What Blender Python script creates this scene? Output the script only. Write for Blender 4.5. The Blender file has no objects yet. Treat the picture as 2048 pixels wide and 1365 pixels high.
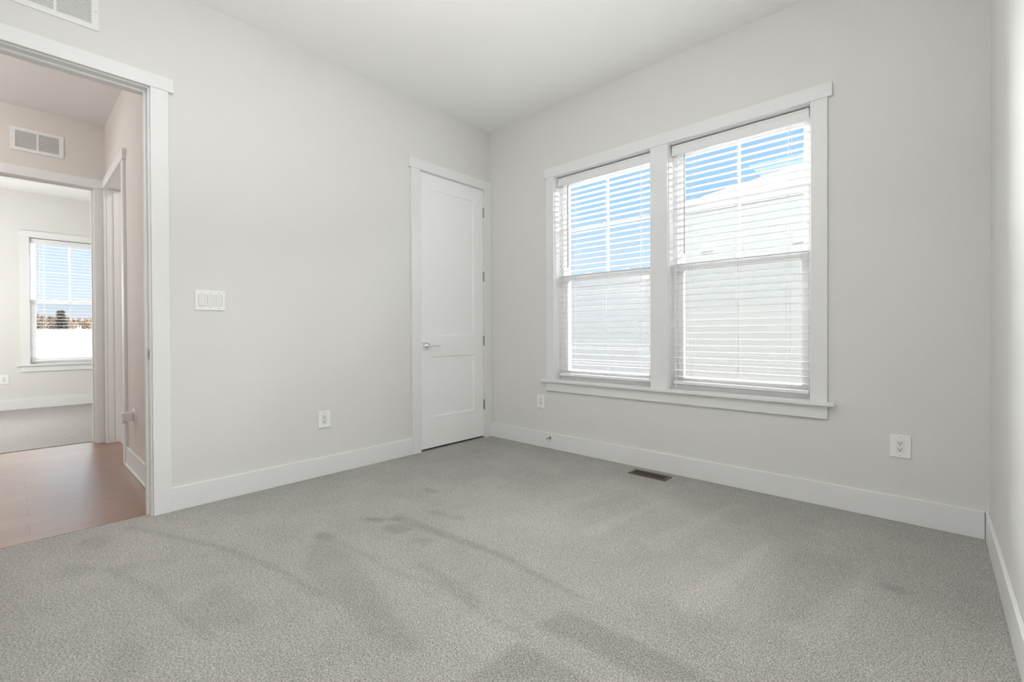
import bpy, bmesh, math, random
import numpy as np
from mathutils import Matrix, Vector

S = bpy.context.scene
COL = S.collection
random.seed(7)

# ------------------------------------------------------------------ camera
CAM = Vector((3.2919, -3.2758, 1.0397))
YAW, PITCH, ROLL, FPX = -.7408, -.0065, -.0042, 920.05


def cam_axes():
    cy, sy, cp, sp = math.cos(YAW), math.sin(YAW), math.cos(PITCH), math.sin(PITCH)
    w = Vector((sy * cp, cy * cp, sp)); r = Vector((cy, -sy, 0)); u = r.cross(w)
    cr, sr = math.cos(ROLL), math.sin(ROLL)
    return cr * r + sr * u, -sr * r + cr * u, w


cd = bpy.data.cameras.new('camera'); cam = bpy.data.objects.new('camera', cd); COL.objects.link(cam)
_r, _u, _w = cam_axes()
M = Matrix(((_r.x, _u.x, -_w.x, CAM.x), (_r.y, _u.y, -_w.y, CAM.y), (_r.z, _u.z, -_w.z, CAM.z), (0, 0, 0, 1)))
cam.matrix_world = M
cd.sensor_width = 36; cd.lens = FPX * 36 / 2048; cd.shift_y = -10.68 / 2048
cd.clip_start = .02; cd.clip_end = 500
S.camera = cam

# ------------------------------------------------------------------ exposure, sky, sun, added fill lamps
S.view_settings.view_transform = 'Standard'
S.view_settings.look = 'None'
S.view_settings.exposure = 0.0
S.view_settings.gamma = 1.0
S.view_settings.use_curve_mapping = False
S.cycles.max_bounces = 14
S.cycles.diffuse_bounces = 8
S.cycles.transparent_max_bounces = 24

wd = bpy.data.worlds.new('sky'); S.world = wd; wd.use_nodes = True
nt = wd.node_tree; nt.nodes.clear()
wo = nt.nodes.new('ShaderNodeOutputWorld'); bg = nt.nodes.new('ShaderNodeBackground')
tc = nt.nodes.new('ShaderNodeTexCoord'); sx = nt.nodes.new('ShaderNodeSeparateXYZ'); cr = nt.nodes.new('ShaderNodeValToRGB')
nt.links.new(tc.outputs['Generated'], sx.inputs[0]); nt.links.new(sx.outputs['Z'], cr.inputs[0])
nt.links.new(cr.outputs[0], bg.inputs[0]); nt.links.new(bg.outputs[0], wo.inputs[0])
el = cr.color_ramp.elements
el[0].position = 0; el[0].color = (.80, .89, .98, 1)
el[1].position = 1; el[1].color = (.22, .48, .90, 1)
e = el.new(.12); e.color = (.62, .80, .97, 1)
e = el.new(.27); e.color = (.38, .67, .97, 1)
bg.inputs[1].default_value = 1.08

sd = bpy.data.lights.new('sun', 'SUN'); sd.energy = 2.0; sd.angle = .02; sd.color = (1, .96, .9)
sun = bpy.data.objects.new('sun', sd); COL.objects.link(sun)
sun.rotation_euler = Vector((-.42, .62, -.45)).to_track_quat('-Z', 'Y').to_euler()


def area(name, loc, aim, sx_, sy_, power, color=(1, 1, 1)):
    d = bpy.data.lights.new(name, 'AREA'); d.shape = 'RECTANGLE'; d.size = sx_; d.size_y = sy_
    d.energy = power; d.color = color
    o = bpy.data.objects.new(name, d); COL.objects.link(o); o.location = loc
    o.rotation_euler = Vector(aim).to_track_quat('-Z', 'Y').to_euler()
    return o


def fill_sun(name, travel, strength, angle, color):  # very wide sun lamp, added as fill through the windows
    d = bpy.data.lights.new(name, 'SUN'); d.energy = strength; d.angle = math.radians(angle); d.color = color
    o = bpy.data.objects.new(name, d); COL.objects.link(o); o.rotation_euler = Vector(travel).to_track_quat('-Z', 'Y').to_euler()
    return o


area('bedroom_overhead_fill', (2.1, -2.7, 2.99), (0, 0, -1), .8, .8, 22, (1, .995, .985))  # unseen fill added overhead to brighten the bedroom
area('upward_fill', (2.2, -2.5, 1.95), (-.1, .1, 1), 0.5, .5, 21.5, (1, .995, .99))  # added upward fill that brightens the ceiling
area('left_wall_fill', (3.0, -3.2, 1.5), (-.85, .05, .2), .4, .4, 7, (1, .995, .99))  # added fill near the camera, brightens the left wall
fill_sun('window_fill_west', (.68, -.55, -.49), 50, 60, (1, .995, .985))  # added window fill from the west, far stronger than the visible sky
fill_sun('window_fill_east', (-.72, -.55, -.42), 34, 66, (1, .995, .985))  # added window fill from the east, for jambs and left wall
pd = bpy.data.lights.new('hall_fill', 'POINT'); pd.energy = 31; pd.color = (1, .975, .95); pd.shadow_soft_size = .12  # unseen fill added out of view to light the hallway
po = bpy.data.objects.new('hall_fill', pd); COL.objects.link(po); po.location = (-1.6, -4.3, 2.72)
fd = bpy.data.lights.new('far_room_fill', 'POINT'); fd.energy = 76; fd.color = (1, .995, .985); fd.shadow_soft_size = .3  # unseen fill added well below the ceiling to brighten the far room
fo = bpy.data.objects.new('far_room_fill', fd); COL.objects.link(fo); fo.location = (-4.4, -4.25, 1.55)
area('bathroom_fill', (-1.7, -1.7, 2.99), (0, 0, -1), .4, .4, 16, (1, .97, .94))  # unseen fill added behind the side doorway

# ------------------------------------------------------------------ materials


def mat(name, col, rough=.5, metal=0., spec=.5, var=.02, scale=6., bump=0., bscale=200.):
    m = bpy.data.materials.new(name); m.use_nodes = True
    n = m.node_tree.nodes; l = m.node_tree.links; p = n['Principled BSDF']
    p.inputs['Roughness'].default_value = rough; p.inputs['Metallic'].default_value = metal
    p.inputs['Specular IOR Level'].default_value = spec
    t = n.new('ShaderNodeTexCoord'); nz = n.new('ShaderNodeTexNoise'); nz.inputs['Scale'].default_value = scale
    nz.inputs['Detail'].default_value = 2
    mx = n.new('ShaderNodeMix'); mx.data_type = 'RGBA'
    mx.inputs[6].default_value = (*[c * (1 - var) for c in col], 1); mx.inputs[7].default_value = (*[min(1, c * (1 + var)) for c in col], 1)
    l.new(t.outputs['Object'], nz.inputs['Vector']); l.new(nz.outputs['Fac'], mx.inputs[0]); l.new(mx.outputs[2], p.inputs['Base Color'])
    if bump:
        nb = n.new('ShaderNodeTexNoise'); nb.inputs['Scale'].default_value = bscale; nb.inputs['Detail'].default_value = 1
        b = n.new('ShaderNodeBump'); b.inputs['Strength'].default_value = bump; b.inputs['Distance'].default_value = .001
        l.new(t.outputs['Object'], nb.inputs['Vector']); l.new(nb.outputs['Fac'], b.inputs['Height']); l.new(b.outputs[0], p.inputs['Normal'])
    return m


M_WALL = mat('wall_paint', (.715, .712, .695), .75, spec=.2, var=.006, scale=1.5, bump=.1, bscale=260)
M_CEIL = mat('ceiling_paint', (.86, .86, .85), .9, spec=.1, var=.005)
M_TRIM = mat('trim_paint', (.78, .785, .79), .38, spec=.4, var=.006)
M_DOOR = mat('door_paint', (.87, .875, .88), .42, spec=.4, var=.006)
M_HALL = mat('hall_paint', (.70, .67, .64), .75, spec=.25, var=.006)
M_VINYL = mat('white_vinyl', (.92, .92, .92), .35, spec=.5, var=.004)
M_BLIND = mat('blind_white', (.80, .80, .80), .4, spec=.4, var=.006)
M_CORD = mat('blind_cord', (.72, .72, .72), .8)
M_WAND = mat('clear_wand', (.36, .36, .36), .25)
M_PLATE = mat('plate_plastic', (.86, .86, .85), .3)
M_PLATE2 = mat('socket_plastic', (.78, .78, .775), .35)
M_HOLE = mat('socket_hole', (.02, .02, .02), .6)
M_SCREW = mat('painted_screw', (.45, .45, .44), .4)
M_NICKEL = mat('satin_nickel', (.36, .35, .33), .35, 1.0)
M_CHROME = mat('polished_chrome', (.88, .88, .88), .28, 1.0)
M_BRONZE = mat('bronze_register', (.13, .105, .075), .45, .5)
M_DARK = mat('dark_cavity', (.012, .011, .01), .9)
M_GREY = mat('duct_grey', (.22, .22, .215), .8)
M_GRILLE = mat('grille_white', (.80, .80, .79), .4)
M_SIDE = mat('house_siding', (.80, .78, .715), .6, var=.01)
M_FASC = mat('house_white', (.86, .86, .88), .5)
M_ROOF = mat('pale_shingle', (.10, .102, .122), .85, var=.06, scale=30)
M_FENCE = mat('fence_vinyl', (.80, .785, .76), .5)
M_GROUND = mat('low_bounce_ground', (.055, .05, .04), .95, var=.2, scale=1.2)  # unseen ground, colour kept dark to cut bounced light
M_ABSORB = mat('bounce_absorber', (.05, .052, .055), .7)  # near-black so the added outer skin throws little light back
M_TWIG = mat('bare_twigs', (.085, .060, .042), .9, var=.25, scale=.8)
M_TWIG2 = mat('tan_brush', (.135, .098, .064), .9, var=.25, scale=.8)
M_CONIF = mat('dark_evergreen', (.018, .014, .011), .9, var=.3, scale=.8)
M_TILE = mat('white_tile', (.78, .78, .77), .25)
M_RUBBER = mat('white_rubber', (.75, .75, .73), .6)
M_CAR = mat('car_paint', (.10, .13, .17), .3)


def glass_mat():
    m = bpy.data.materials.new('window_glass'); m.use_nodes = True
    n = m.node_tree.nodes; l = m.node_tree.links; n.clear()
    o = n.new('ShaderNodeOutputMaterial'); mx = n.new('ShaderNodeMixShader')
    t = n.new('ShaderNodeBsdfTransparent'); g = n.new('ShaderNodeBsdfGlossy'); f = n.new('ShaderNodeFresnel')
    f.inputs[0].default_value = 1.30; g.inputs['Roughness'].default_value = .02; t.inputs[0].default_value = (.985, .99, .99, 1)
    l.new(f.outputs[0], mx.inputs[0]); l.new(t.outputs[0], mx.inputs[1]); l.new(g.outputs[0], mx.inputs[2]); l.new(mx.outputs[0], o.inputs[0])
    return m


def screen_mat():
    m = bpy.data.materials.new('insect_mesh'); m.use_nodes = True
    n = m.node_tree.nodes; l = m.node_tree.links; n.clear()
    o = n.new('ShaderNodeOutputMaterial'); mx = n.new('ShaderNodeMixShader')
    t = n.new('ShaderNodeBsdfTransparent'); g = n.new('ShaderNodeBsdfDiffuse'); g.inputs[0].default_value = (.035, .035, .036, 1)
    mx.inputs[0].default_value = .16
    l.new(t.outputs[0], mx.inputs[1]); l.new(g.outputs[0], mx.inputs[2]); l.new(mx.outputs[0], o.inputs[0])
    return m


M_GLASS = glass_mat(); M_SCREEN = screen_mat()


def carpet_mat(name, use_nap=True):
    m = bpy.data.materials.new(name); m.use_nodes = True
    n = m.node_tree.nodes; l = m.node_tree.links; p = n['Principled BSDF']
    p.inputs['Roughness'].default_value = .95; p.inputs['Specular IOR Level'].default_value = .1
    t = n.new('ShaderNodeTexCoord')
    w = n.new('ShaderNodeTexNoise'); w.inputs['Scale'].default_value = 225; w.inputs['Detail'].default_value = 3; w.inputs['Roughness'].default_value = .65
    w2 = n.new('ShaderNodeTexVoronoi'); w2.inputs['Scale'].default_value = 300
    mp = n.new('ShaderNodeMapping'); mp.inputs['Scale'].default_value = (1.0, .75, 1); mp.inputs['Rotation'].default_value = (0, 0, .5)
    l.new(t.outputs['Object'], mp.inputs[0])
    l.new(mp.outputs[0], w.inputs['Vector']); l.new(mp.outputs[0], w2.inputs['Vector'])
    r = n.new('ShaderNodeValToRGB')
    r.color_ramp.elements[0].position = .34; r.color_ramp.elements[0].color = (.208, .20, .185, 1)
    r.color_ramp.elements[1].position = .68; r.color_ramp.elements[1].color = (.605, .592, .56, 1)
    l.new(w.outputs['Fac'], r.inputs[0])
    r2 = n.new('ShaderNodeMix'); r2.data_type = 'RGBA'; r2.blend_type = 'MULTIPLY'; r2.inputs[0].default_value = .45
    sc = n.new('ShaderNodeSeparateColor'); l.new(w2.outputs['Color'], sc.inputs[0])
    gm = n.new('ShaderNodeMath'); gm.operation = 'MULTIPLY_ADD'; gm.inputs[1].default_value = .75; gm.inputs[2].default_value = .5
    l.new(sc.outputs[0], gm.inputs[0])
    cc = n.new('ShaderNodeCombineColor')
    for i in range(3): l.new(gm.outputs[0], cc.inputs[i])
    l.new(r.outputs[0], r2.inputs[6]); l.new(cc.outputs[0], r2.inputs[7])
    out = r2.outputs[2]
    if use_nap:
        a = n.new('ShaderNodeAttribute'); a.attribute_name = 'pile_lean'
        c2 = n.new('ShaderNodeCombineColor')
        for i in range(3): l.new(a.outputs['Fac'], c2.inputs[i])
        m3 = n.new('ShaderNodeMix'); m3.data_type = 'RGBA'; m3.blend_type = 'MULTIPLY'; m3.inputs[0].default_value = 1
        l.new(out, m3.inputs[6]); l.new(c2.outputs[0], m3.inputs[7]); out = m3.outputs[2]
    l.new(out, p.inputs['Base Color'])
    b = n.new('ShaderNodeBump'); b.inputs['Strength'].default_value = .5; b.inputs['Distance'].default_value = .004
    l.new(w.outputs['Fac'], b.inputs['Height']); l.new(b.outputs[0], p.inputs['Normal'])
    return m


M_CARPET = carpet_mat('bedroom_carpet'); M_CARPET2 = carpet_mat('far_carpet', False)


def wood_mat():
    m = bpy.data.materials.new('hall_planks'); m.use_nodes = True
    n = m.node_tree.nodes; l = m.node_tree.links; p = n['Principled BSDF']
    t = n.new('ShaderNodeTexCoord'); mp = n.new('ShaderNodeMapping'); mp.inputs['Rotation'].default_value = (0, 0, math.pi / 2)
    l.new(t.outputs['Object'], mp.inputs[0])
    b = n.new('ShaderNodeTexBrick'); b.offset = .37; b.inputs['Scale'].default_value = 1
    b.inputs['Brick Width'].default_value = 1.22; b.inputs['Row Height'].default_value = .18; b.inputs['Mortar Size'].default_value = .0012
    b.inputs['Mortar Smooth'].default_value = 0
    b.inputs['Color1'].default_value = (.205, .085, .046, 1); b.inputs['Color2'].default_value = (.255, .115, .066, 1); b.inputs['Mortar'].default_value = (.05, .025, .018, 1)
    l.new(mp.outputs[0], b.inputs['Vector'])
    m2 = n.new('ShaderNodeMapping'); m2.inputs['Scale'].default_value = (26, 1.6, 1); l.new(t.outputs['Object'], m2.inputs[0])
    z = n.new('ShaderNodeTexNoise'); z.inputs['Scale'].default_value = 3; z.inputs['Detail'].default_value = 5; l.new(m2.outputs[0], z.inputs['Vector'])
    g = n.new('ShaderNodeValToRGB'); g.color_ramp.elements[0].position = .3; g.color_ramp.elements[0].color = (.78, .76, .74, 1)
    g.color_ramp.elements[1].position = .7; g.color_ramp.elements[1].color = (1.08, 1.06, 1.04, 1); l.new(z.outputs['Fac'], g.inputs[0])
    x = n.new('ShaderNodeMix'); x.data_type = 'RGBA'; x.blend_type = 'MULTIPLY'; x.inputs[0].default_value = 1
    l.new(b.outputs['Color'], x.inputs[6]); l.new(g.outputs[0], x.inputs[7]); l.new(x.outputs[2], p.inputs['Base Color'])
    p.inputs['Roughness'].default_value = .32; p.inputs['Specular IOR Level'].default_value = 1.0; p.inputs['Coat Weight'].default_value = .7; p.inputs['Coat Roughness'].default_value = .25
    return m


M_WOOD = wood_mat()

# ------------------------------------------------------------------ mesh helpers


class MB:
    def __init__(s): s.bm = bmesh.new()

    def box(s, x0, x1, y0, y1, z0, z1, bevel=0., rot=None, piv=None):
        x0, x1 = min(x0, x1), max(x0, x1); y0, y1 = min(y0, y1), max(y0, y1); z0, z1 = min(z0, z1), max(z0, z1)
        t = bmesh.new()
        vs = [t.verts.new((x, y, z)) for x in (x0, x1) for y in (y0, y1) for z in (z0, z1)]
        for f in ((0, 1, 3, 2), (4, 6, 7, 5), (0, 4, 5, 1), (2, 3, 7, 6), (0, 2, 6, 4), (1, 5, 7, 3)): t.faces.new([vs[i] for i in f])
        if bevel: bmesh.ops.bevel(t, geom=t.edges[:], offset=bevel, segments=2, affect='EDGES', profile=.5)
        if rot is not None:
            p = Vector(piv) if piv else Vector(((x0 + x1) / 2, (y0 + y1) / 2, (z0 + z1) / 2))
            bmesh.ops.transform(t, matrix=Matrix.Translation(p) @ rot @ Matrix.Translation(-p), verts=t.verts)
        s.add(t); return s

    def add(s, t):
        me = bpy.data.meshes.new('t'); t.to_mesh(me); t.free(); s.bm.from_mesh(me); bpy.data.meshes.remove(me)

    def cyl(s, p0, p1, r0, r1=None, seg=12, cap=True):
        r1 = r0 if r1 is None else r1
        p0, p1 = Vector(p0), Vector(p1); d = p1 - p0; q = d.to_track_quat('Z', 'Y').to_matrix()
        a, b = [], []
        for i in range(seg):
            c = Vector((math.cos(2 * math.pi * i / seg), math.sin(2 * math.pi * i / seg), 0))
            a.append(s.bm.verts.new(p0 + q @ (c * r0))); b.append(s.bm.verts.new(p1 + q @ (c * r1)))
        for i in range(seg): s.bm.faces.new((a[i], a[(i + 1) % seg], b[(i + 1) % seg], b[i]))
        if cap: s.bm.faces.new(a[::-1]); s.bm.faces.new(b)
        return s

    def quad(s, *pts): s.bm.faces.new([s.bm.verts.new(p) for p in pts]); return s

    def build(s, name, m, parent=None, loc=None, smooth=False):
        bmesh.ops.recalc_face_normals(s.bm, faces=s.bm.faces[:])
        me = bpy.data.meshes.new(name); s.bm.to_mesh(me); s.bm.free()
        if smooth:
            for p in me.polygons: p.use_smooth = True
        me.materials.append(m)
        o = bpy.data.objects.new(name, me); COL.objects.link(o)
        if parent: o.parent = parent
        if loc: o.location = loc
        return o


def empty(name, loc=(0, 0, 0), rz=0., parent=None):
    o = bpy.data.objects.new(name, None); COL.objects.link(o); o.location = loc; o.rotation_euler = (0, 0, rz); o.empty_display_size = .05
    if parent: o.parent = parent
    return o


def tag(o, label, cat, group=None, kind=None):
    o['label'] = label; o['category'] = cat
    if group: o['group'] = group
    if kind: o['kind'] = kind
    return o


def struct(o, label, cat): return tag(o, label, cat, kind='structure')


def copy_tree(o, parent=None):
    c = o.copy(); COL.objects.link(c)
    if parent: c.parent = parent
    for k in list(o.children): copy_tree(k, c)
    return c


def wall(name, axis, p0, p1, u0, u1, z0, z1, holes, m):
    """slab between planes p0 (room face) and p1 across axis; u along the other axis; holes [(ua,ub,za,zb)]"""
    us = sorted({u0, u1, *[h for q in holes for h in q[:2] if u0 < h < u1]})
    zs = sorted({z0, z1, *[h for q in holes for h in q[2:] if z0 < h < z1]})
    solid = {}
    for i in range(len(us) - 1):
        for j in range(len(zs) - 1):
            cu, cz = (us[i] + us[i + 1]) / 2, (zs[j] + zs[j + 1]) / 2
            solid[i, j] = not any(a < cu < b and c < cz < d for a, b, c, d in holes)
    bm = bmesh.new(); cache = {}

    def v(u, p, z):
        k = (u, p, z)
        if k not in cache: cache[k] = bm.verts.new((p, u, z) if axis == 'x' else (u, p, z))
        return cache[k]
    for (i, j), sd_ in solid.items():
        if not sd_: continue
        a, b, c, d = us[i], us[i + 1], zs[j], zs[j + 1]
        for p in (p0, p1): bm.faces.new((v(a, p, c), v(b, p, c), v(b, p, d), v(a, p, d)))
        if not solid.get((i - 1, j)): bm.faces.new((v(a, p0, c), v(a, p1, c), v(a, p1, d), v(a, p0, d)))
        if not solid.get((i + 1, j)): bm.faces.new((v(b, p0, c), v(b, p1, c), v(b, p1, d), v(b, p0, d)))
        if not solid.get((i, j - 1)): bm.faces.new((v(a, p0, c), v(b, p0, c), v(b, p1, c), v(a, p1, c)))
        if not solid.get((i, j + 1)): bm.faces.new((v(a, p0, d), v(b, p0, d), v(b, p1, d), v(a, p1, d)))
    mb = MB(); mb.bm.free(); mb.bm = bm
    return mb.build(name, m)


# ------------------------------------------------------------------ room shell
W = 3.501; H = 3.05; RY = -3.78; HB = .139; BT = .014
LW = -.12                      # hall face of the left wall
HX = -2.62; FX = -2.74         # hall far wall, far-room face
X3 = -6.10                     # far-room window wall
SY = -2.638                    # hall side wall face
HY0 = -5.6                     # hall end
BK = .165                      # back wall thickness

# back-wall window clear openings (x0,x1,z0,z1)
WZ0, WZ1 = .621, 2.415
W1 = (.821, 1.718); W2 = (1.864, 2.743); W3 = (-3.070, -2.250)

struct(wall('wall_left', 'x', 0, LW, RY - .1, BK, -.03, H,
            [(-3.575, -2.715, -.031, 2.46), (-.875, -.074, -.031, 2.47)], M_WALL),
       'long light grey wall with closet door and open doorway', 'wall')
struct(wall('wall_back', 'y', 0, BK, 0, W + .12, -.03, H, [(W1[0] - .012, W1[1] + .012, WZ0 - .023, WZ1 + .012), (W2[0] - .012, W2[1] + .012, WZ0 - .023, WZ1 + .012)], M_WALL),
       'light grey wall holding the double window', 'wall')
struct(wall('wall_right', 'x', W, W + .12, RY - .1, 0, -.03, H, [], M_WALL), 'bright wall at right edge of the photo', 'wall')
struct(wall('wall_rear', 'y', RY, RY - .1, 0, W, -.03, H, [], M_WALL), 'grey wall behind the camera', 'wall')
mb = MB(); mb.box(LW, W + .12, RY - .1, BK, H, H + .1); struct(mb.build('ceiling', M_CEIL), 'white flat ceiling over the carpeted bedroom', 'ceiling')

# carpet with brushed pile marks
GX0, GX1, GY0, GY1 = -.045, W - .001, RY + .002, -.001
NX, NY = 240, 256
gx = np.linspace(GX0, GX1, NX); gy = np.linspace(GY0, GY1, NY)
XX, YY = np.meshgrid(gx, gy, indexing='ij')


def floor_pt(px, py):
    d = _w + (px - 1024) / FPX * _r - (py - 682.5 + 10.68) / FPX * _u
    t = -CAM.z / d.z
    return np.array((CAM.x + d.x * t, CAM.y + d.y * t))


def seg_dist(a, b):
    ab = b - a; L = (ab ** 2).sum() + 1e-9
    t = np.clip(((XX - a[0]) * ab[0] + (YY - a[1]) * ab[1]) / L, 0, 1)
    dx, dy = XX - a[0] - t * ab[0], YY - a[1] - t * ab[1]
    return np.sqrt(dx * dx + dy * dy), t


def sstep(a, b, x):
    t = np.clip((x - a) / (b - a), 0, 1); return t * t * (3 - 2 * t)


rng = np.random.default_rng(3)


def vnoise(freq, ax=1., ay=1.):
    n = 64; g = rng.random((n, n))
    u = (XX * freq * ax) % n; v = (YY * freq * ay) % n
    i = u.astype(int); j = v.astype(int); fu = u - i; fv = v - j
    fu = fu * fu * (3 - 2 * fu); fv = fv * fv * (3 - 2 * fv); i1 = (i + 1) % n; j1 = (j + 1) % n; i %= n; j %= n
    return (g[i, j] * (1 - fu) + g[i1, j] * fu) * (1 - fv) + (g[i, j1] * (1 - fu) + g[i1, j1] * fu) * fv


pile = np.ones_like(XX)
pile += .07 * (vnoise(2.3) - .5) + .05 * (vnoise(6.) - .5) + .04 * (vnoise(14.) - .5)


def poly_mask(pts, soft=.03):
    P = [floor_pt(*p) for p in pts]
    ins = np.zeros_like(XX, bool); dmin = np.full_like(XX, 9.)
    for k in range(len(P)):
        a, b = P[k], P[(k + 1) % len(P)]
        d, _ = seg_dist(a, b); dmin = np.minimum(dmin, d)
        c = ((a[1] > YY) != (b[1] > YY)) & (XX < (b[0] - a[0]) * (YY - a[1]) / (b[1] - a[1] + 1e-12) + a[0])
        ins ^= c
    return sstep(-soft, soft, np.where(ins, dmin, -dmin))


def stroke(pts, w0, w1, amt, soft=.02):
    global pile
    P = [floor_pt(*p) for p in pts]; n = len(P) - 1
    msk = np.zeros_like(XX)
    for k in range(n):
        d, t = seg_dist(P[k], P[k + 1]); w = w0 + (w1 - w0) * (k + t) / n
        msk = np.maximum(msk, 1 - sstep(w - soft, w + soft, d))
    pile = pile * (1 + amt * msk)


def blotch(pts, amt, soft=.03):
    global pile
    pile = pile * (1 + amt * poly_mask(pts, soft))


# light vacuum lanes and dark counter-brushed patches, laid out on the floor
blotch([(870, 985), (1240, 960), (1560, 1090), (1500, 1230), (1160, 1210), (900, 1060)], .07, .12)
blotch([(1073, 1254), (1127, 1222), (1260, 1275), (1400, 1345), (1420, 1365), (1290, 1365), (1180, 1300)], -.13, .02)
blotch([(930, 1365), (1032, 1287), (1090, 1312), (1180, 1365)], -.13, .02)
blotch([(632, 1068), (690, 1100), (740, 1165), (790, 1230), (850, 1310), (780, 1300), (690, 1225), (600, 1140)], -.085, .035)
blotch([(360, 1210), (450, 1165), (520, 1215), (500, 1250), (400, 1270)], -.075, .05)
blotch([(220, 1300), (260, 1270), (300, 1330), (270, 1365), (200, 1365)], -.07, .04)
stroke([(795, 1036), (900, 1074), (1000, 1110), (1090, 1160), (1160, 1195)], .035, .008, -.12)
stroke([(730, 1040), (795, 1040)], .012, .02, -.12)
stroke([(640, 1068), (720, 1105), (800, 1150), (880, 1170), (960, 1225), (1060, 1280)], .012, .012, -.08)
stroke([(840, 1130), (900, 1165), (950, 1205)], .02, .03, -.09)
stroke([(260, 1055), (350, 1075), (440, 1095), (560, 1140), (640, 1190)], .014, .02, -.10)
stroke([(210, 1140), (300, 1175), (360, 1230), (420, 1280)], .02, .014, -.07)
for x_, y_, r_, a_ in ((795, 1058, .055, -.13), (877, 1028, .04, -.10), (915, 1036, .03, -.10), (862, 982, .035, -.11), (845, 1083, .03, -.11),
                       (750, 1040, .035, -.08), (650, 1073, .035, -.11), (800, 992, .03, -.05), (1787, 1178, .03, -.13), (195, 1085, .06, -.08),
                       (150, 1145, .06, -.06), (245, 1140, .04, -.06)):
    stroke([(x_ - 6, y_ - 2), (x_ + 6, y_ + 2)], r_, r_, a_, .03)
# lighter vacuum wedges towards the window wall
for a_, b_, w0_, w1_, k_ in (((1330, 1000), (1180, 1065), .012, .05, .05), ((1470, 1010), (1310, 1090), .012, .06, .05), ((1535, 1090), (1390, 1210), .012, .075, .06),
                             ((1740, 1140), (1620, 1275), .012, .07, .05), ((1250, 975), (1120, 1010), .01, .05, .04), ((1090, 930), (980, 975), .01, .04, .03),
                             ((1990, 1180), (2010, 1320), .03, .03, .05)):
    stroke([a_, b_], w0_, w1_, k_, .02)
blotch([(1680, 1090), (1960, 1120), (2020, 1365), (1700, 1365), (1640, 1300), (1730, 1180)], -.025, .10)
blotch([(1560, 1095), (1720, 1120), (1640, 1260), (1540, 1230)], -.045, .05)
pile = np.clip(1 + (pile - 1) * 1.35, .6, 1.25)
me = bpy.data.meshes.new('floor')
vv = np.stack([XX, YY, np.zeros_like(XX)], -1).reshape(-1, 3)
idx = np.arange(NX * NY).reshape(NX, NY)
ff = np.stack([idx[:-1, :-1], idx[1:, :-1], idx[1:, 1:], idx[:-1, 1:]], -1).reshape(-1, 4)
me.from_pydata(vv.tolist(), [], ff.tolist()); me.update()
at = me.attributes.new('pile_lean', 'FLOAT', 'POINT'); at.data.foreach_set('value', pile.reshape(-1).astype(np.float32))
me.materials.append(M_CARPET)
fl = bpy.data.objects.new('floor', me); COL.objects.link(fl)
so = fl.modifiers.new('thickness', 'SOLIDIFY'); so.thickness = .012; so.offset = -1
struct(fl, 'beige grey cut pile carpet with vacuum marks and footprints', 'carpet')

# subfloor, hall planks, far-room carpet
mb = MB(); mb.box(X3 - .2, W + .12, HY0, BK, -.16, -.031); struct(mb.build('floor_slab', M_DARK), 'dark subfloor under carpets and planks', 'subfloor')
mb = MB(); mb.box(HX - .105, -.062, HY0, SY - .001, -.030, -.004); mb.box(-2.545, -1.56, SY - .001, -2.555, -.030, -.004)
struct(mb.build('floor_hall', M_WOOD), 'reddish brown wood plank floor of the hallway', 'floor')
mb = MB(); mb.box(X3 + .001, HX - .121, -4.9, -1.0, -.02, 0); struct(mb.build('floor_far_room', M_CARPET2), 'pale carpet in the room beyond the hallway', 'carpet')
mb = MB(); mb.box(HX, -.9, -2.553, -1.0, -.03, -.004); struct(mb.build('floor_bathroom', M_TILE), 'white floor seen through the side doorway of the hall', 'floor')

# hall, bathroom and far room shells
struct(wall('wall_hall_far', 'x', HX, FX, HY0, -.9, -.03, H, [(-3.55, -2.715, -.031, 2.46)], M_HALL), 'warm grey hallway wall with grille above open doorway', 'wall')
struct(wall('wall_hall_side', 'y', SY, SY + .108, HX, LW, -.03, H, [(-2.555, -1.54, -.031, 2.46)], M_HALL), 'narrow hallway side wall with a side doorway', 'wall')
struct(wall('wall_hall_end', 'y', HY0, HY0 - .1, HX, LW, -.03, H, [], M_HALL), 'end wall of the hallway', 'wall')
mb = MB(); mb.box(LW - .004, LW, HY0, RY - .1, -.03, H); struct(mb.build('wall_hall_near', M_HALL), 'hallway wall beyond the bedroom', 'wall')
mb = MB(); mb.box(HX, LW, HY0 - .1, -.9, H - .005, H + .1); struct(mb.build('ceiling_hall', M_CEIL), 'shaded hallway ceiling', 'ceiling')
mb = MB(); mb.box(HX, -.8, -1.0, -.9, -.03, H); mb.box(-.9, -.8, SY + .108, -.9, -.03, H)
struct(mb.build('wall_bathroom', M_WALL), 'pale wall inside the side doorway', 'wall')
struct(wall('wall_far_window', 'x', X3, X3 - BK, -5.0, -.9, -.03, H, [(W3[0] - .012, W3[1] + .012, WZ0 - .023, WZ1 + .012)], M_WALL), 'white wall with window in the far room', 'wall')
mb = MB(); mb.box(X3, FX, -5.0, -4.9, -.03, H); struct(mb.build('wall_far_left', M_WALL), 'left wall of the far room', 'wall')
mb = MB(); mb.box(X3, FX, -1.0, -.9, -.03, H); struct(mb.build('wall_far_right', M_WALL), 'right wall of the far room', 'wall')
mb = MB(); mb.box(X3 - BK, FX + .001, -5.0, -.9, H, H + .1); struct(mb.build('ceiling_far_room', M_CEIL), 'bright ceiling of the far room', 'ceiling')
mb = MB(); mb.box(-.9, LW, -1.15, -1.05, -.03, H); mb.box(-.9, -.8, -1.05, BK, -.03, H); mb.box(-.8, LW, .06, BK, -.03, H)
struct(mb.build('wall_closet', M_WALL), 'inside walls of the closet behind its door', 'wall')
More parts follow.
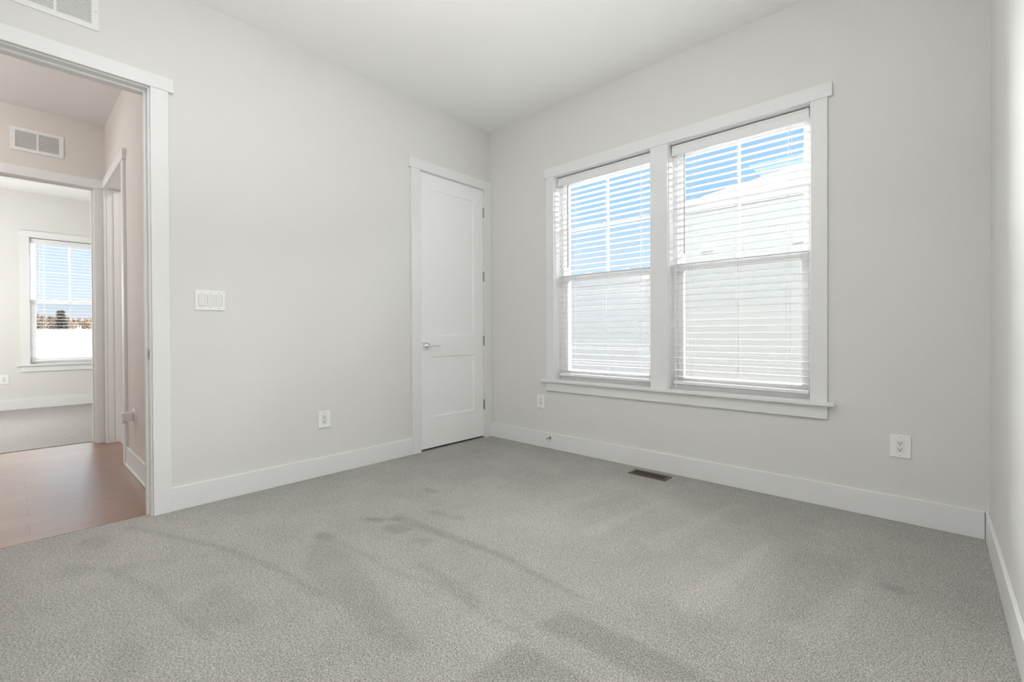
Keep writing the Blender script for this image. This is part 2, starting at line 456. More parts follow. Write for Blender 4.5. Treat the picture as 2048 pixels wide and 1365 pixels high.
mb = MB(); mb.box(-.8, LW, -1.05, .06, -.03, -.004); struct(mb.build('floor_closet', M_DARK), 'closet floor behind the closed door', 'floor')
mb = MB(); mb.box(-.9, LW, -1.15, BK, H, H + .1); struct(mb.build('ceiling_closet', M_CEIL), 'closet ceiling behind the closed door', 'ceiling')


# baseboards
def base(name, boxes, label, parent=None):
    mb = MB()
    for b in boxes: mb.box(*b, bevel=.0025)
    return struct(mb.build(name, M_TRIM, parent), label, 'baseboard')


base('baseboard_left', [(0, BT, -2.642, -.956, 0, HB)], 'white baseboard between doorway and closet door')
base('baseboard_back', [(.0005, W - BT - .0022, -BT, 0, 0, HB)], 'white baseboard under the double window')
base('baseboard_right', [(W - BT, W, RY, -.0005, 0, HB)], 'white baseboard along the right wall')
base('baseboard_rear', [(0, W - BT, RY, RY + BT, 0, HB)], 'white baseboard behind the camera')
bh = base('baseboard_hall', [(-1.468, LW - .02, SY - BT, SY, -.004, HB)], 'white baseboard with shoe moulding in the hallway')
mb = MB(); mb.box(-1.468, LW - .02, SY - BT - .012, SY - BT, -.004, .014, bevel=.003); mb.build('shoe_moulding', M_TRIM, bh)
base('baseboard_far_room', [(X3, X3 + BT, -4.9, -1.0, 0, HB)], 'white baseboard under the far room window')


# ------------------------------------------------------------------ door casings (trim_n)
def casing_set(name, label, parts):
    t = empty(name, (0, 0, 0)); struct(t, label, 'trim')
    for nm, bx, bv in parts:
        mb = MB()
        for b in (bx if isinstance(bx, list) else [bx]): mb.box(*b, bevel=bv)
        mb.build(nm, M_TRIM, t)
    return t


D0, D1 = -3.555, -2.735      # bedroom doorway clear opening
t1 = casing_set('trim_1', 'white casing and jamb around the open bedroom doorway', [
    ('side_casing', (0, .019, -2.726, -2.642, 0, 2.446), .002),
    ('side_casing', (0, .019, -3.648, -3.564, 0, 2.446), .002),
    ('head_casing', (0, .025, -3.673, -2.617, 2.445, 2.523), .002),
    ('jamb', [(LW, .0, D1, D1 + .02, -.004, 2.455), (LW, 0, D0 - .02, D0, -.004, 2.455), (LW, 0, D0, D1, 2.438, 2.458)], .0015),
    ('door_stop_strip', [(-.085, -.045, D1 - .012, D1, -.004, 2.438), (-.085, -.045, D0, D0 + .012, -.004, 2.438), (-.085, -.045, D0 + .012, D1 - .012, 2.426, 2.438)], .0015),
    ('side_casing', (LW - .019, LW, -2.726, -2.642, -.004, 2.446), .002),
    ('side_casing', (LW - .019, LW, -3.648, -3.564, -.004, 2.446), .002),
    ('head_casing', (LW - .025, LW, -3.673, -2.6395, 2.445, 2.523), .002),
])
mb = MB(); mb.box(-.040, -.012, D1 - .0016, D1, .895, .955, bevel=.0006); mb.box(-.012, -.006, D1 - .005, D1, .905, .945, bevel=.001)
sp = mb.build('strike_plate', M_NICKEL, t1); sp['label'] = 'satin nickel strike plate'
mb = MB(); mb.box(-.034, -.020, D1 - .0022, D1 - .0012, .910, .940); mb.build('latch_hole', M_HOLE, sp)

casing_set('trim_2', 'white casing around the closet door', [
    ('side_casing', (0, .019, -.955, -.866, 0, 2.457), .002),
    ('side_casing', (0, .019, -.090, -.0008, 0, 2.457), .002),
    ('head_casing', (0, .025, -.979, -.0008, 2.456, 2.542), .002),
    ('jamb', [(LW, 0, -.876, -.859, -.004, 2.470), (LW, 0, -.091, -.073, -.004, 2.470), (LW, 0, -.859, -.091, 2.4525, 2.470)], .001),
    ('door_stop_strip', [(-.060, -.042, -.859, -.847, -.004, 2.4525), (-.060, -.042, -.103, -.091, -.004, 2.4525)], .001)])
E0, E1 = -3.535, -2.725
casing_set('trim_3', 'white casing around the doorway on the far side of the hall', [
    ('side_casing', (HX, HX + .019, -2.718, -2.6395, -.004, 2.446), .002),
    ('side_casing', (HX, HX + .019, -3.628, -3.544, -.004, 2.446), .002),
    ('head_casing', (HX, HX + .025, -3.653, -2.6395, 2.435, 2.518), .002),
    ('jamb', [(FX, HX, E1, E1 + .012, -.02, 2.452), (FX, HX, E0 - .016, E0, -.02, 2.452), (FX, HX, E0, E1, 2.430, 2.458)], .0015),
    ('door_stop_strip', [(-2.695, -2.66, E1 - .012, E1, -.004, 2.430), (-2.695, -2.66, E0, E1 - .012, 2.418, 2.430)], .0015),
    ('side_casing', (FX - .019, FX, -2.718, -2.634, .001, 2.446), .002),
    ('head_casing', (FX - .025, FX, -3.653, -2.609, 2.435, 2.518), .002)])
casing_set('trim_4', 'white casing of the side doorway in the hall', [
    ('side_casing', (-1.556, -1.468, SY - .019, SY, -.004, 2.446), .002),
    ('side_casing', (HX + .026, -2.540, SY - .019, SY, -.004, 2.446), .002),
    ('head_casing', (HX + .026, -1.443, SY - .025, SY, 2.435, 2.518), .002),
    ('jamb', [(-1.562, -1.545, SY, SY + .108, -.004, 2.452), (-2.552, -2.535, SY, SY + .108, -.004, 2.452), (-2.535, -1.562, SY, SY + .108, 2.430, 2.455)], .0015),
    ('door_stop_strip', [(-1.574, -1.562, SY + .05, SY + .085, -.004, 2.43), (-2.535, -2.523, SY + .05, SY + .085, -.004, 2.43)], .0015)])

# ------------------------------------------------------------------ closet door
DY0, DY1, DZ0, DZ1 = -.856, -.094, .018, 2.449
FXD = -.0015; TH = .036
door = empty('door_1', (0, (DY0 + DY1) / 2, 0)); struct(door, 'closed white two panel closet door with four hinges', 'door')
yo = -(DY0 + DY1) / 2
P0, P1 = -.735 + yo, -.224 + yo
mb = MB()
y0, y1 = DY0 + yo, DY1 + yo
mb.box(FXD - TH, FXD, y0, P0, DZ0, DZ1); mb.box(FXD - TH, FXD, P1, y1, DZ0, DZ1)
for za, zb in ((DZ0, .292), (.829, 1.017), (2.320, DZ1)): mb.box(FXD - TH, FXD, P0, P1, za, zb)
mb.build('stiles_and_rails', M_DOOR, door)
for za, zb in ((.292, .829), (1.017, 2.320)):
    mb = MB(); mb.box(FXD - TH + .006, FXD - .0085, P0, P1, za, zb)
    c = .006   # sloped sticking around the panel
    xo, xi = FXD - .0005, FXD - .0085
    A = [(P0, za), (P1, za), (P1, zb), (P0, zb)]; B = [(P0 + c, za + c), (P1 - c, za + c), (P1 - c, zb - c), (P0 + c, zb - c)]
    for k in range(4):
        k2 = (k + 1) % 4
        mb.quad((xo, *A[k]), (xo, *A[k2]), (xi, *B[k2]), (xi, *B[k]))
    mb.build('panel', M_DOOR, door)
for zc in (2.229, 1.597, .961, .329):
    mb = MB(); mb.cyl((.006, y1 + .002, zc - .045), (.006, y1 + .002, zc + .045), .0068, seg=12)
    mb.cyl((.006, y1 + .002, zc + .045), (.006, y1 + .002, zc + .051), .0045, .003); mb.cyl((.006, y1 + .002, zc - .051), (.006, y1 + .002, zc - .045), .003, .0045)
    mb.box(-.002, .0035, y1 - .006, y1 + .010, zc - .044, zc + .044)
    mb.build('hinge', M_NICKEL, door)['label'] = 'satin nickel hinge'
hd = empty('door_handle', (0, 0, 0), parent=door)
mb = MB(); mb.box(FXD, .009, -.834 + yo, -.770 + yo, .895, .959, bevel=.002); mb.build('rose', M_CHROME, hd)
mb = MB(); mb.cyl((.009, -.802 + yo, .927), (.042, -.802 + yo, .927), .013, .0105, seg=20); mb.cyl((.042, -.802 + yo, .927), (.056, -.802 + yo, .927), .0115, seg=20)
mb.box(.043, .055, -.802 + yo, -.676 + yo, .919, .935, bevel=.003); mb.build('lever', M_CHROME, hd)
hd['label'] = 'square rose lever handle in polished chrome'

# ------------------------------------------------------------------ windows (local: X along wall, Y outward, Z up)


def window(name, label, loc, rz, w):
    z0, z1 = WZ0, WZ1
    t = empty(name, loc, rz); struct(t, label, 'window')
    mb = MB()
    mb.box(-.012, 0, .0, .092, z0 - .02, z1); mb.box(w, w + .012, .0, .092, z0 - .02, z1); mb.box(-.012, w + .012, .0, .092, z1, z1 + .012)
    mb.box(-.012, w + .012, .0, .092, z0 - .022, z0 - .0005)
    mb.build('jamb_lining', M_TRIM, t)
    f = .024; mb = MB()
    mb.box(-.011, f, .092, BK + .02, z0 - .02, z1 + .01); mb.box(w - f, w + .011, .092, BK + .02, z0 - .02, z1 + .01)
    mb.box(f, w - f, .092, BK + .02, z1 - f, z1 + .01); mb.box(f, w - f, .092, BK + .02, z0 - .02, z0 + f)
    mb.build('vinyl_frame', M_VINYL, t)
    zm0, zm1 = 1.500, 1.543

    def sash(nm, ya, yb, za, zb, st, bot, top):
        mb = MB(); a, b = f + .001, w - f - .001
        mb.box(a, a + st, ya, yb, za, zb, .002); mb.box(b - st, b, ya, yb, za, zb, .002)
        mb.box(a + st, b - st, ya, yb, za, za + bot, .002); mb.box(a + st, b - st, ya, yb, zb - top, zb, .002)
        s = mb.build(nm, M_VINYL, t)
        g = MB(); yc = (ya + yb) / 2; g.box(a + st - .004, b - st + .004, yc - .002, yc + .002, za + bot - .004, zb - top + .004)
        g.build('glass_pane', M_GLASS, s)
        return s, a + st, b - st, za + bot, zb - top, yc
    up, ga, gb, gc, gd, yc = sash('upper_sash', .130, .158, zm0, z1 - f - .001, .030, .040, .032)
    mb = MB(); mb.box((ga + gb) / 2 - .006, (ga + gb) / 2 + .006, yc - .006, yc + .006, gc, gd); mb.box(ga, gb, yc - .0055, yc + .0055, (gc + gd) / 2 - .006, (gc + gd) / 2 + .006)
    mb.build('grille_bars', M_VINYL, up)
    lo, ga, gb, gc, gd, yc2 = sash('lower_sash', .098, .126, z0 + f + .001, zm1, .038, .055, .040)
    for q in (.27, .73):
        mb = MB(); mb.box(ga + (gb - ga) * q - .03, ga + (gb - ga) * q + .03, .104, .124, zm1, zm1 + .010, .003)
        mb.cyl((ga + (gb - ga) * q, .114, zm1 + .010), (ga + (gb - ga) * q + .022, .106, zm1 + .014), .005, seg=8); mb.build('sash_lock', M_VINYL, lo)
    mb = MB(); mb.quad((f + .02, .172, z0 + f), (w - f - .02, .172, z0 + f), (w - f - .02, .172, zm1 - .01), (f + .02, .172, zm1 - .01)); sc = mb.build('insect_screen', M_SCREEN, t)
    mb = MB()
    for b in ((f, f + .02, z0 + f, zm1), (w - f - .02, w - f, z0 + f, zm1)): mb.box(b[0], b[1], .166, .178, b[2], b[3])
    mb.box(f + .02, w - f - .02, .166, .178, z0 + f - .0, z0 + f + .014); mb.box(f + .02, w - f - .02, .166, .178, zm1 - .016, zm1); mb.build('screen_frame', M_VINYL, sc)
    return t


window('window_1', 'left double hung window behind the blind, nearer the closet door', (W1[0], 0, 0), 0, W1[1] - W1[0])
window('window_2', 'right double hung window behind the blind, nearer the right wall', (W2[0], 0, 0), 0, W2[1] - W2[0])
window('window_3', 'double hung window in the far room beyond the hallway', (X3, W3[0], 0), math.pi / 2, W3[1] - W3[0])


def window_trim(name, label, loc, rz, xs, lo, hi, mull=None):
    t = empty(name, loc, rz); struct(t, label, 'trim'); a, b = xs
    def part(nm, *bx):
        mb = MB()
        for q in bx: mb.box(*q, bevel=.002)
        mb.build(nm, M_TRIM, t)
    part('side_casing', (a - .090, a - .006, -.019, 0, WZ0 - .001, 2.421)); part('side_casing', (b + .006, b + .090, -.019, 0, WZ0 - .001, 2.421))
    if mull: part('mullion_casing', (mull[0], mull[1], -.019, 0, WZ0 - .001, 2.421))
    part('head_casing', (lo, hi, -.025, 0, 2.420, 2.503))
    part('stool', (lo - .032, hi + .012, -.047, -.0002, WZ0 - .022, WZ0))
    part('apron', (a - .098, b + .091, -.019, 0, .519, WZ0 - .0225))
    return t


window_trim('trim_5', 'white casing, stool and apron framing the double window', (0, 0, 0), 0, (W1[0], W2[1]), .716, 2.857, (W1[1] + .006, W2[0] - .006))
window_trim('trim_6', 'white casing, stool and apron of the far room window', (X3, 0, 0), math.pi / 2, W3, W3[0] - .106, W3[1] + .106)

EXH = [(W1[0] - .012, W1[1] + .012, WZ0 - .023, WZ1 + .012), (W2[0] - .012, W2[1] + .012, WZ0 - .023, WZ1 + .012)]
struct(wall('wall_back_absorber', 'y', BK + .0005, BK + .03, -6.3, W + .15, -.55, 3.16, EXH, M_ABSORB), 'added dark outer skin that soaks up bounced light around the double window', 'wall')  # added skin, keeps light from bouncing onto the neighbouring house
struct(wall('wall_far_absorber', 'x', X3 - BK - .0005, X3 - BK - .03, -6.0, BK, -.55, 3.16, [(W3[0] - .012, W3[1] + .012, WZ0 - .023, WZ1 + .012)], M_ABSORB), 'added dark outer skin that soaks up bounced light around the far room window', 'wall')  # same added light-absorbing skin on the far room side

# ------------------------------------------------------------------ blinds


def blind(label, loc, rz, w, tilt, ladders, wand_x, wand_z, drop, lift_x=None):
    t = empty('window_blind', loc, rz); tag(t, label, 'blind', 'white slatted blinds')
    a, b = .009, w - .009
    mb = MB(); mb.box(a, b, .027, .038, 2.334, 2.407, .003); mb.box(a + .001, b - .001, .0255, .028, 2.342, 2.352); mb.box(a + .001, b - .001, .0255, .028, 2.389, 2.399)
    mb.build('valance', M_BLIND, t)
    mb = MB(); mb.box(a + .003, b - .003, .040, .088, 2.356, 2.404); mb.build('headrail', M_BLIND, t)
    mb = MB(); n = 36; zt, zb = 2.315, .712; yc = .063
    for k in range(n):
        z = zt + (zb - zt) * k / (n - 1) + random.uniform(-.0006, .0006)
        q = Matrix.Rotation(tilt + random.uniform(-.006, .006), 3, 'X').to_4x4()
        sl = random.uniform(-.0008, .0008)
        for h in (-1, 1):      # two halves meeting in a faint crown
            x0, x1 = a + .004, b - .004
            yA, yB = sorted((0, h * .025))
            pts = [(x0, yA, -.0016), (x1, yA, -.0016), (x1, yB, -.0016), (x0, yB, -.0016), (x0, yA, .0016), (x1, yA, .0016), (x1, yB, .0016), (x0, yB, .0016)]
            vs = []
            for p in pts:
                cz = p[2] + .0009 * (1 - (p[1] / .025) ** 2)
                v = q @ Vector((0, p[1], cz)); vs.append(mb.bm.verts.new((p[0], yc + v.y, z + v.z + sl * (p[0] - w / 2) / w)))
            for f in ((0, 1, 2, 3), (4, 5, 6, 7), (0, 1, 5, 4), (2, 3, 7, 6), (1, 2, 6, 5), (0, 3, 7, 4)): mb.bm.faces.new([vs[i] for i in f])
    mb.build('slats', M_BLIND, t)
    mb = MB(); mb.box(a + .004, b - .004, yc - .026, yc + .026, .655, .677, .004, rot=Matrix.Rotation(drop, 4, 'Y')); br = mb.build('bottom_rail', M_BLIND, t)
    for lx in ladders:
        mb = MB()
        for yy in (yc - .0275, yc + .0275):
            for dx in (-.011, .011): mb.cyl((lx + dx, yy, .666), (lx + dx, yy, 2.36), .0008, seg=5)
        mb.cyl((lx, yc, .670), (lx, yc, 2.36), .0010, seg=5)
        mb.build('ladder_cord', M_CORD, t)
        mb = MB(); mb.cyl((lx, yc - .0265, .664), (lx, yc - .0305, .664), .007, .0055, seg=10); mb.build('cord_button', M_BLIND, br)
    mb = MB(); mb.cyl((wand_x, .019, wand_z), (wand_x, .019, 2.318), .0042, seg=8); mb.cyl((wand_x, .019, wand_z - .012), (wand_x, .019, wand_z), .0052, .0042, seg=8)
    mb.cyl((wand_x, .019, 2.318), (wand_x, .045, 2.350), .002, seg=6); mb.build('tilt_wand', M_WAND, t)
    return t


blind('white slatted blind in the left window, nearer the closet door', (W1[0], 0, 0), 0, W1[1] - W1[0], math.radians(-3.0), (.170, .475, .785), .122, 1.617, 0)
blind('white slatted blind in the right window, with the neighbouring house behind', (W2[0], 0, 0), 0, W2[1] - W2[0], math.radians(1.2), (.140, .452, .755), .105, 1.617, math.radians(.35))
blind('white slatted blind in the far room window seen through two doorways', (X3, W3[0], 0), math.pi / 2, W3[1] - W3[0], math.radians(1), (.14, .41, .68), .085, 1.60, 0)

# ------------------------------------------------------------------ outlets and switches (local: plate faces -Y, X right, Z up, origin plate centre on wall)


def outlet(label, loc, rz):
    t = empty('wall_outlet', loc, rz); tag(t, label, 'outlet', 'white wall outlets')
    mb = MB(); mb.box(-.0445, .0445, -.0065, 0, -.062, .062, .0022); mb.build('cover_plate', M_PLATE, t)
    mb = MB(); mb.box(-.0170, .0170, -.0085, -.006, -.0335, .0335, .0012); rc = mb.build('receptacle', M_PLATE2, t)
    mb = MB()
    for zc in (.0155, -.0175):
        mb.box(-.0078, -.0054, -.0090, -.008, zc - .001, zc + .008); mb.box(.0054, .0078, -.0090, -.008, zc, zc + .008)
        mb.cyl((0, -.008, zc - .0068), (0, -.0091, zc - .0068), .0030, seg=10)
    mb.build('socket_slots', M_HOLE, rc)
    for zc in (.049, -.049):
        mb = MB(); mb.cyl((0, -.006, zc), (0, -.0073, zc), .0028, seg=10); mb.build('screw', M_SCREW, t)
    return t


o1 = outlet('white outlet on the long left wall between switches and closet door', (0, -1.722, .412), math.pi / 2)


def clone(src, label, loc, rz):
    c = copy_tree(src); c.location = loc; c.rotation_euler = (0, 0, rz); c['label'] = label; return c


clone(o1, 'white outlet low on the wall below the left end of the window sill', (.653, 0, .412), 0)
clone(o1, 'white outlet on the window wall near the right corner', (3.162, 0, .412), 0)
clone(o1, 'white outlet at left edge of photo, on the far room wall', (X3, -3.326, .425), math.pi / 2)
clone(o1, 'outlet in the hallway with silver device plugged in', (-1.17, SY, .41), 0)

t = empty('plug_in_device', (-1.17, SY - .0095, .41)); tag(t, 'silver plug-in device stuck in the hallway outlet', 'plug-in device')
mb = MB(); mb.box(-.027, .027, -.066, .0, -.022, .048, .006); mb.build('body', M_CHROME, t)
mb = MB(); mb.box(-.020, .020, -.0675, -.066, .002, .040, .001); mb.build('face_plate', M_PLATE2, t)
mb = MB(); mb.cyl((0, -.045, -.040), (0, -.045, -.022), .012, .016, seg=14); mb.cyl((0, -.070, -.030), (0, -.045, -.030), .009, seg=12); mb.build('spout', M_CHROME, t)

t = empty('light_switch', (0, -2.436, 1.246), math.pi / 2); tag(t, 'white triple rocker light switch beside the open doorway', 'light switch')
mb = MB(); mb.box(-.080, .080, -.0065, 0, -.0605, .0605, .0022); mb.build('cover_plate', M_PLATE, t)
for k, tl in zip((-1, 0, 1), (-.06, .06, .06)):
    xc = k * .0455
    mb = MB(); mb.box(xc - .0165, xc + .0165, -.0085, -.006, -.033, .033, .0008, rot=Matrix.Rotation(tl, 4, 'X')); mb.build('rocker', M_PLATE2, t)
    mb = MB()
    for b in ((xc - .0185, xc - .0172, -.0345, .0345), (xc + .0172, xc + .0185, -.0345, .0345), (xc - .0185, xc + .0185, .0340, .0352), (xc - .0185, xc + .0185, -.0352, -.0340)):
        mb.box(b[0], b[1], -.0069, -.0060, b[2], b[3])
    mb.build('rocker_gap', M_SCREW, t)
    for zc in (.047, -.047):
        mb = MB(); mb.cyl((xc, -.006, zc), (xc, -.0073, zc), .0028, seg=10); mb.build('screw', M_SCREW, t)


# ------------------------------------------------------------------ return-air grilles (local: faces -Y)
def grille(label, loc, rz):
    t = empty('air_grille', loc, rz); tag(t, label, 'vent', 'white return air grilles')
    w, h = .333, .200; mb = MB()
    for b in ((-w / 2, w / 2, .074, h / 2), (-w / 2, w / 2, -h / 2, -.074), (-w / 2, -.137, -.0745, .0745), (.137, w / 2, -.0745, .0745), (-.006, .006, -.0745, .0745)):
        mb.box(b[0], b[1], -.009, 0, b[2], b[3], .001)
    mb.build('frame', M_GRILLE, t)
    for s in (-1, 1):
        mb = MB(); n = 13
        for k in range(n):
            z = -.069 + .138 * k / (n - 1)
            mb.box(min(s * .006, s * .137), max(s * .006, s * .137), -.0100, -.0012, z - .0008, z + .0008, rot=Matrix.Rotation(-.75, 4, 'X'))
        mb.build('louvers', M_GRILLE, t)
    mb = MB(); mb.box(-.138, .138, -.0006, -.0001, -.0745, .0745); mb.build('duct_opening', M_GREY, t)
    for s in (-1, 1):
        mb = MB(); mb.cyl((s * .156, -.009, 0), (s * .156, -.0105, 0), .0035, seg=10); mb.build('screw', M_SCREW, t)
    return t


g1 = grille('white air grille above the bedroom doorway, cut by the top of the photo', (0, -3.1065, 2.756), math.pi / 2)
clone(g1, 'white air grille above the doorway across the hall', (HX, -3.090, 2.757), math.pi / 2)

# ------------------------------------------------------------------ floor register and door stop
t = empty('floor_register', (1.778, -.146, 0)); tag(t, 'brown slotted floor register in the carpet below the window', 'vent')
mb = MB(); w, d = .142, .059
for b in ((-w, w, -d, -d + .016), (-w, w, d - .016, d), (-w, -w + .020, -d + .016, d - .016), (w - .020, w, -d + .016, d - .016)): mb.box(*b, 0, .006, .0015)
mb.build('frame', M_BRONZE, t)
mb = MB()
for k in range(17): x = -w + .020 + (2 * w - .040) * (k + .5) / 17; mb.box(x - .0022, x + .0022, -d + .016, d - .016, .001, .005)
mb.box(-w + .02, w - .02, -.0025, .0025, .001, .0052); mb.build('slats', M_BRONZE, t)
mb = MB(); mb.box(-w + .018, w - .018, -d + .014, d - .014, .0, .001); mb.build('duct_opening', M_DARK, t)

t = empty('door_stop', (.767, -BT, .096)); tag(t, 'small metal door stop screwed to the baseboard under the window', 'door stop')
mb = MB(); mb.cyl((0, 0, 0), (0, -.006, 0), .013, .011, seg=16); mb.cyl((0, -.006, 0), (0, -.014, 0), .009, .006, seg=14); mb.build('mount', M_NICKEL, t)
mb = MB(); mb.cyl((0, -.014, 0), (0, -.070, 0), .0048, seg=12); mb.build('rod', M_NICKEL, t)
mb = MB(); mb.cyl((0, -.070, 0), (0, -.084, 0), .0075, .0065, seg=12); mb.build('rubber_tip', M_RUBBER, t)

# ------------------------------------------------------------------ outdoors: neighbouring house and fence
GZ = -.55
mb = MB(); mb.box(-120, 40, -80, 60, GZ - .2, GZ); struct(mb.build('ground', M_GROUND), 'ground outside the house, darkened to cut bounced light', 'ground')
NY_ = 4.2; EC = 4.165; EZ = 3.06; NX0, NX1 = -.22, 9.0
h = empty('neighbouring_house', (NX0, NY_, GZ)); tag(h, 'cream sided house with pale hip roof outside the right window', 'house')
hx, hy, hz = h.location
mb = MB(); z = GZ; k = 0
while z < EZ - .12:
    z2 = min(z + .115, EZ - .11)
    mb.box(0, NX1 - NX0, -.012, .1, z - hz, z2 - hz, rot=Matrix.Rotation(math.radians(5.0), 4, 'X'), piv=(0, -.0, z - hz)); z += .112
mb.box(0, NX1 - NX0, .05, 7, 0, EZ - .1 - hz); mb.box(-.02, .08, -.022, .10, 0, EZ - .1 - hz); mb.build('siding_wall', M_SIDE, h)
mb = MB(); mb.box(-.03, NX1 - NX0, EC - NY_, .12, EZ - .095 - hz, EZ - .08 - hz); mb.box(-.03, NX1 - NX0, EC - NY_ - .015, EC - NY_ + .005, EZ - .10 - hz, EZ + .01 - hz)
mb.box(-.04, -.02, EC - NY_ - .015, 7, EZ - .10 - hz, EZ + .01 - hz); mb.build('soffit_and_fascia', M_FASC, h)
mb = MB(); pt = .45; x0 = -.04; yy0 = EC - NY_ - .03; half = 3.8; x1 = NX1 - NX0; zt0 = EZ + .01 - hz
a = (x0, yy0, zt0); b = (x1, yy0, zt0); c = (x1, yy0 + half, zt0 + half * pt); d = (x0 + half * .82, yy0 + half, zt0 + half * pt); e2 = (x0, yy0 + 2 * half, zt0); f2 = (x1, yy0 + 2 * half, zt0)
mb.quad(a, b, c, d); mb.quad(d, c, f2, e2); mb.bm.faces.new([mb.bm.verts.new(p) for p in (a, d, e2)])
rf = mb.build('hip_roof', M_ROOF, h); sm = rf.modifiers.new('thickness', 'SOLIDIFY'); sm.thickness = .015; sm.offset = -1


def wall_box(nm, x0_, x1_, z0_, z1_):
    mb = MB(); mb.box(x0_ - .03 - hx, x1_ + .03 - hx, -.030, -.005, z0_ - .03 - hz, z1_ + .03 - hz, .004); fr = mb.build(nm, M_FASC, h)
    mb = MB(); q = mb.bm
    X0, X1, Z0, Z1 = x0_ - hx, x1_ - hx, z0_ - hz, z1_ - hz
    vs = [q.verts.new(p) for p in ((X0, -.03, Z0), (X1, -.03, Z0), (X1, -.03, Z1), (X0, -.03, Z1), (X0, -.065, Z0 + .01), (X1, -.065, Z0 + .01), (X1, -.045, Z1), (X0, -.045, Z1))]
    for f_ in ((0, 1, 2, 3), (4, 5, 6, 7), (0, 1, 5, 4), (1, 2, 6, 5), (2, 3, 7, 6), (3, 0, 4, 7)): q.faces.new([vs[i] for i in f_])
    mb.build('hood', M_FASC, fr)


wall_box('vent_cover', .60, .76, 2.30, 2.44); wall_box('vent_cover', 1.85, 2.05, 2.27, 2.46)

t = empty('privacy_fence', (-.33, 4.4, GZ)); tag(t, 'white vinyl fence outside the left window, beside the cream house', 'fence')
mb = MB()
for k in range(16): mb.box(-9.7, 0, -.012, .012, .10 + .15 * k + .002, .10 + .15 * (k + 1) - .002)
mb.build('fence_boards', M_FENCE, t)
mb = MB(); mb.box(-9.7, 0, -.03, .03, 2.50, 2.60); mb.build('top_rail', M_FENCE, t)
mb = MB(); mb.box(-9.7, 0, -.03, .03, .02, .12); mb.build('bottom_rail', M_FENCE, t)
for k in range(5):
    mb = MB(); x = -k * 2.4; mb.box(x - .065, x + .065, -.065, .065, 0, 2.62); mb.box(x - .075, x + .075, -.075, .075, 2.62, 2.66, .01); mb.build('fence_post', M_FENCE, t)

# ------------------------------------------------------------------ outdoors: view from the far room window
t = empty('garden_fence', (-16, -2.5, GZ)); tag(t, 'long low white fence outside the far room window', 'fence')
mb = MB()
for k in range(80): mb.box(-.012, .012, -4 + .15 * k + .002, -4 + .15 * (k + 1) - .002, .05, 1.66)
mb.build('fence_boards', M_FENCE, t)
mb = MB(); mb.box(-.03, .03, -4, 8, 1.64, 1.74); mb.build('top_rail', M_FENCE, t)
for k in range(6):
    mb = MB(); y = -4 + 2.4 * k; mb.box(-.06, .06, y - .06, y + .06, 0, 1.75); mb.build('fence_post', M_FENCE, t)

t = empty('white_shed', (-34, -.50, GZ)); tag(t, 'white gabled shed showing above the fence in the far window', 'shed')
mb = MB(); mb.box(-.6, .6, -.40, .40, 0, 1.66); mb.build('shed_wall', M_FENCE, t)
mb = MB(); zr, ze_ = 1.99, 1.63
for xx in (-.7, .7): mb.bm.faces.new([mb.bm.verts.new(p) for p in ((xx, -.52, ze_), (xx, .52, ze_), (xx, 0, zr))])
mb.quad((-.7, -.52, ze_), (.7, -.52, ze_), (.7, 0, zr), (-.7, 0, zr)); mb.quad((-.7, .52, ze_), (.7, .52, ze_), (.7, 0, zr), (-.7, 0, zr)); mb.quad((-.7, -.52, ze_), (.7, -.52, ze_), (.7, .52, ze_), (-.7, .52, ze_))
mb.build('shed_roof', M_FASC, t)
for yy in (-.05, .07):
    mb = MB(); mb.cyl((.4, yy, 1.8), (.4, yy, 2.12), .02, seg=8); mb.build('vent_pipe', M_SCREW, t)


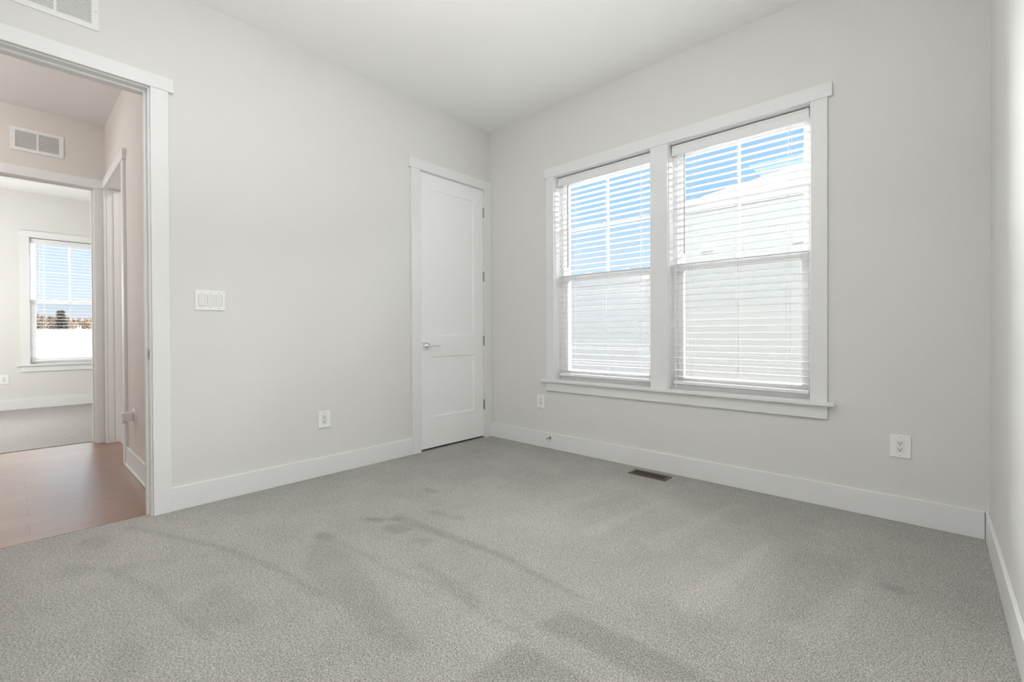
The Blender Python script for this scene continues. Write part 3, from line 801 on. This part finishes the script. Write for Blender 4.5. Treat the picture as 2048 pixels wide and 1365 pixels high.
def bare_tree(label, loc, hgt, wid, m, n, group='winter trees beyond the far window', conifer=False):
    t = empty('winter_tree' if not conifer else 'evergreen_tree', loc); tag(t, label, 'tree', group)
    mb = MB(); mb.cyl((0, 0, 0), (0, 0, hgt * .8), .10, .03, seg=6); mb.build('trunk', M_TWIG, t)
    mb = MB(); rr = random.Random(int(abs(loc[1]) * 1000))
    for k in range(n):
        zz = hgt * rr.uniform(.12, .95); a_ = rr.uniform(0, 6.283)
        if conifer:
            L = wid * .5 * (1.05 - zz / hgt) * rr.uniform(.7, 1.1); up_ = -.15 * L
        else:
            L = wid * .5 * math.sin(min(1, zz / hgt * 1.1) * 2.6 + .3) * rr.uniform(.5, 1.1); up_ = L * rr.uniform(.3, 1.1)
        p0 = Vector((0, 0, zz)); p1 = Vector((math.cos(a_) * L, math.sin(a_) * L, zz + up_))
        mb.cyl(p0, p1, .06 if conifer else .035, .02 if conifer else .008, seg=3, cap=False)
        for s_ in range(4):
            q = p0.lerp(p1, rr.uniform(.3, 1)); v = Vector((rr.uniform(-1, 1), rr.uniform(-1, 1), rr.uniform(-.2, 1) if not conifer else rr.uniform(-.6, .2))) * wid * .16
            mb.cyl(q, q + v, .05 if conifer else .028, .012, seg=3, cap=False)
    mb.build('branches', m, t)
    return t


spots = [(-54, -1.75, 3.55, 1.3, 0), (-58, -1.12, 3.5, 1.3, 1), (-62, -0.42, 3.5, 1.3, 0), (-66, 0.21, 3.5, 1.3, 0), (-58, 0.56, 3.35, 1.3, 1), (-62, 1.22, 3.25, 1.3, 1), (-66, 1.97, 3.4, 1.3, 1), (-54, 1.5, 3.1, 1.3, 1), (-58, 2.3, 3.25, 1.3, 1)]
names = ['brown bare tree at the left end of the far window view', 'tan bare tree second from the left in the far window', 'brown bare tree just left of the dark evergreen',
         'brown bare tree half hidden behind the dark evergreen', 'tan bare tree just right of the dark evergreen', 'tan bare tree between the dark evergreen and the white shed',
         'tan bare tree over the white shed roof', 'tan bare tree just right of the white shed', 'tan bare tree at the right end of the far window view']
for (x, y, hh, ww, kk), nm in zip(spots, names): bare_tree(nm, (x, y, GZ), hh, ww, (M_TWIG, M_TWIG2)[kk], 260)
bare_tree('dark pointed evergreen standing tallest in the far window view', (-54, -0.14, GZ), 3.95, 1.7, M_CONIF, 420, group=None, conifer=True)


mb = MB(); rr = random.Random(11)
for k in range(5200):
    y = rr.uniform(-6, 7.5); x = rr.uniform(-1.5, 1.5); z0 = rr.uniform(.3, 2.35); v = Vector((rr.uniform(-.3, .3), rr.uniform(-.45, .45), rr.uniform(.25, 1.15)))
    mb.cyl((x, y, z0), Vector((x, y, z0)) + v, rr.uniform(.03, .055), .012, seg=3, cap=False)
th = mb.build('brush_thicket', M_TWIG2, loc=(-71, 0, GZ)); tag(th, 'tangled tan brush filling the gaps behind the bare trees', 'brush', kind='stuff')
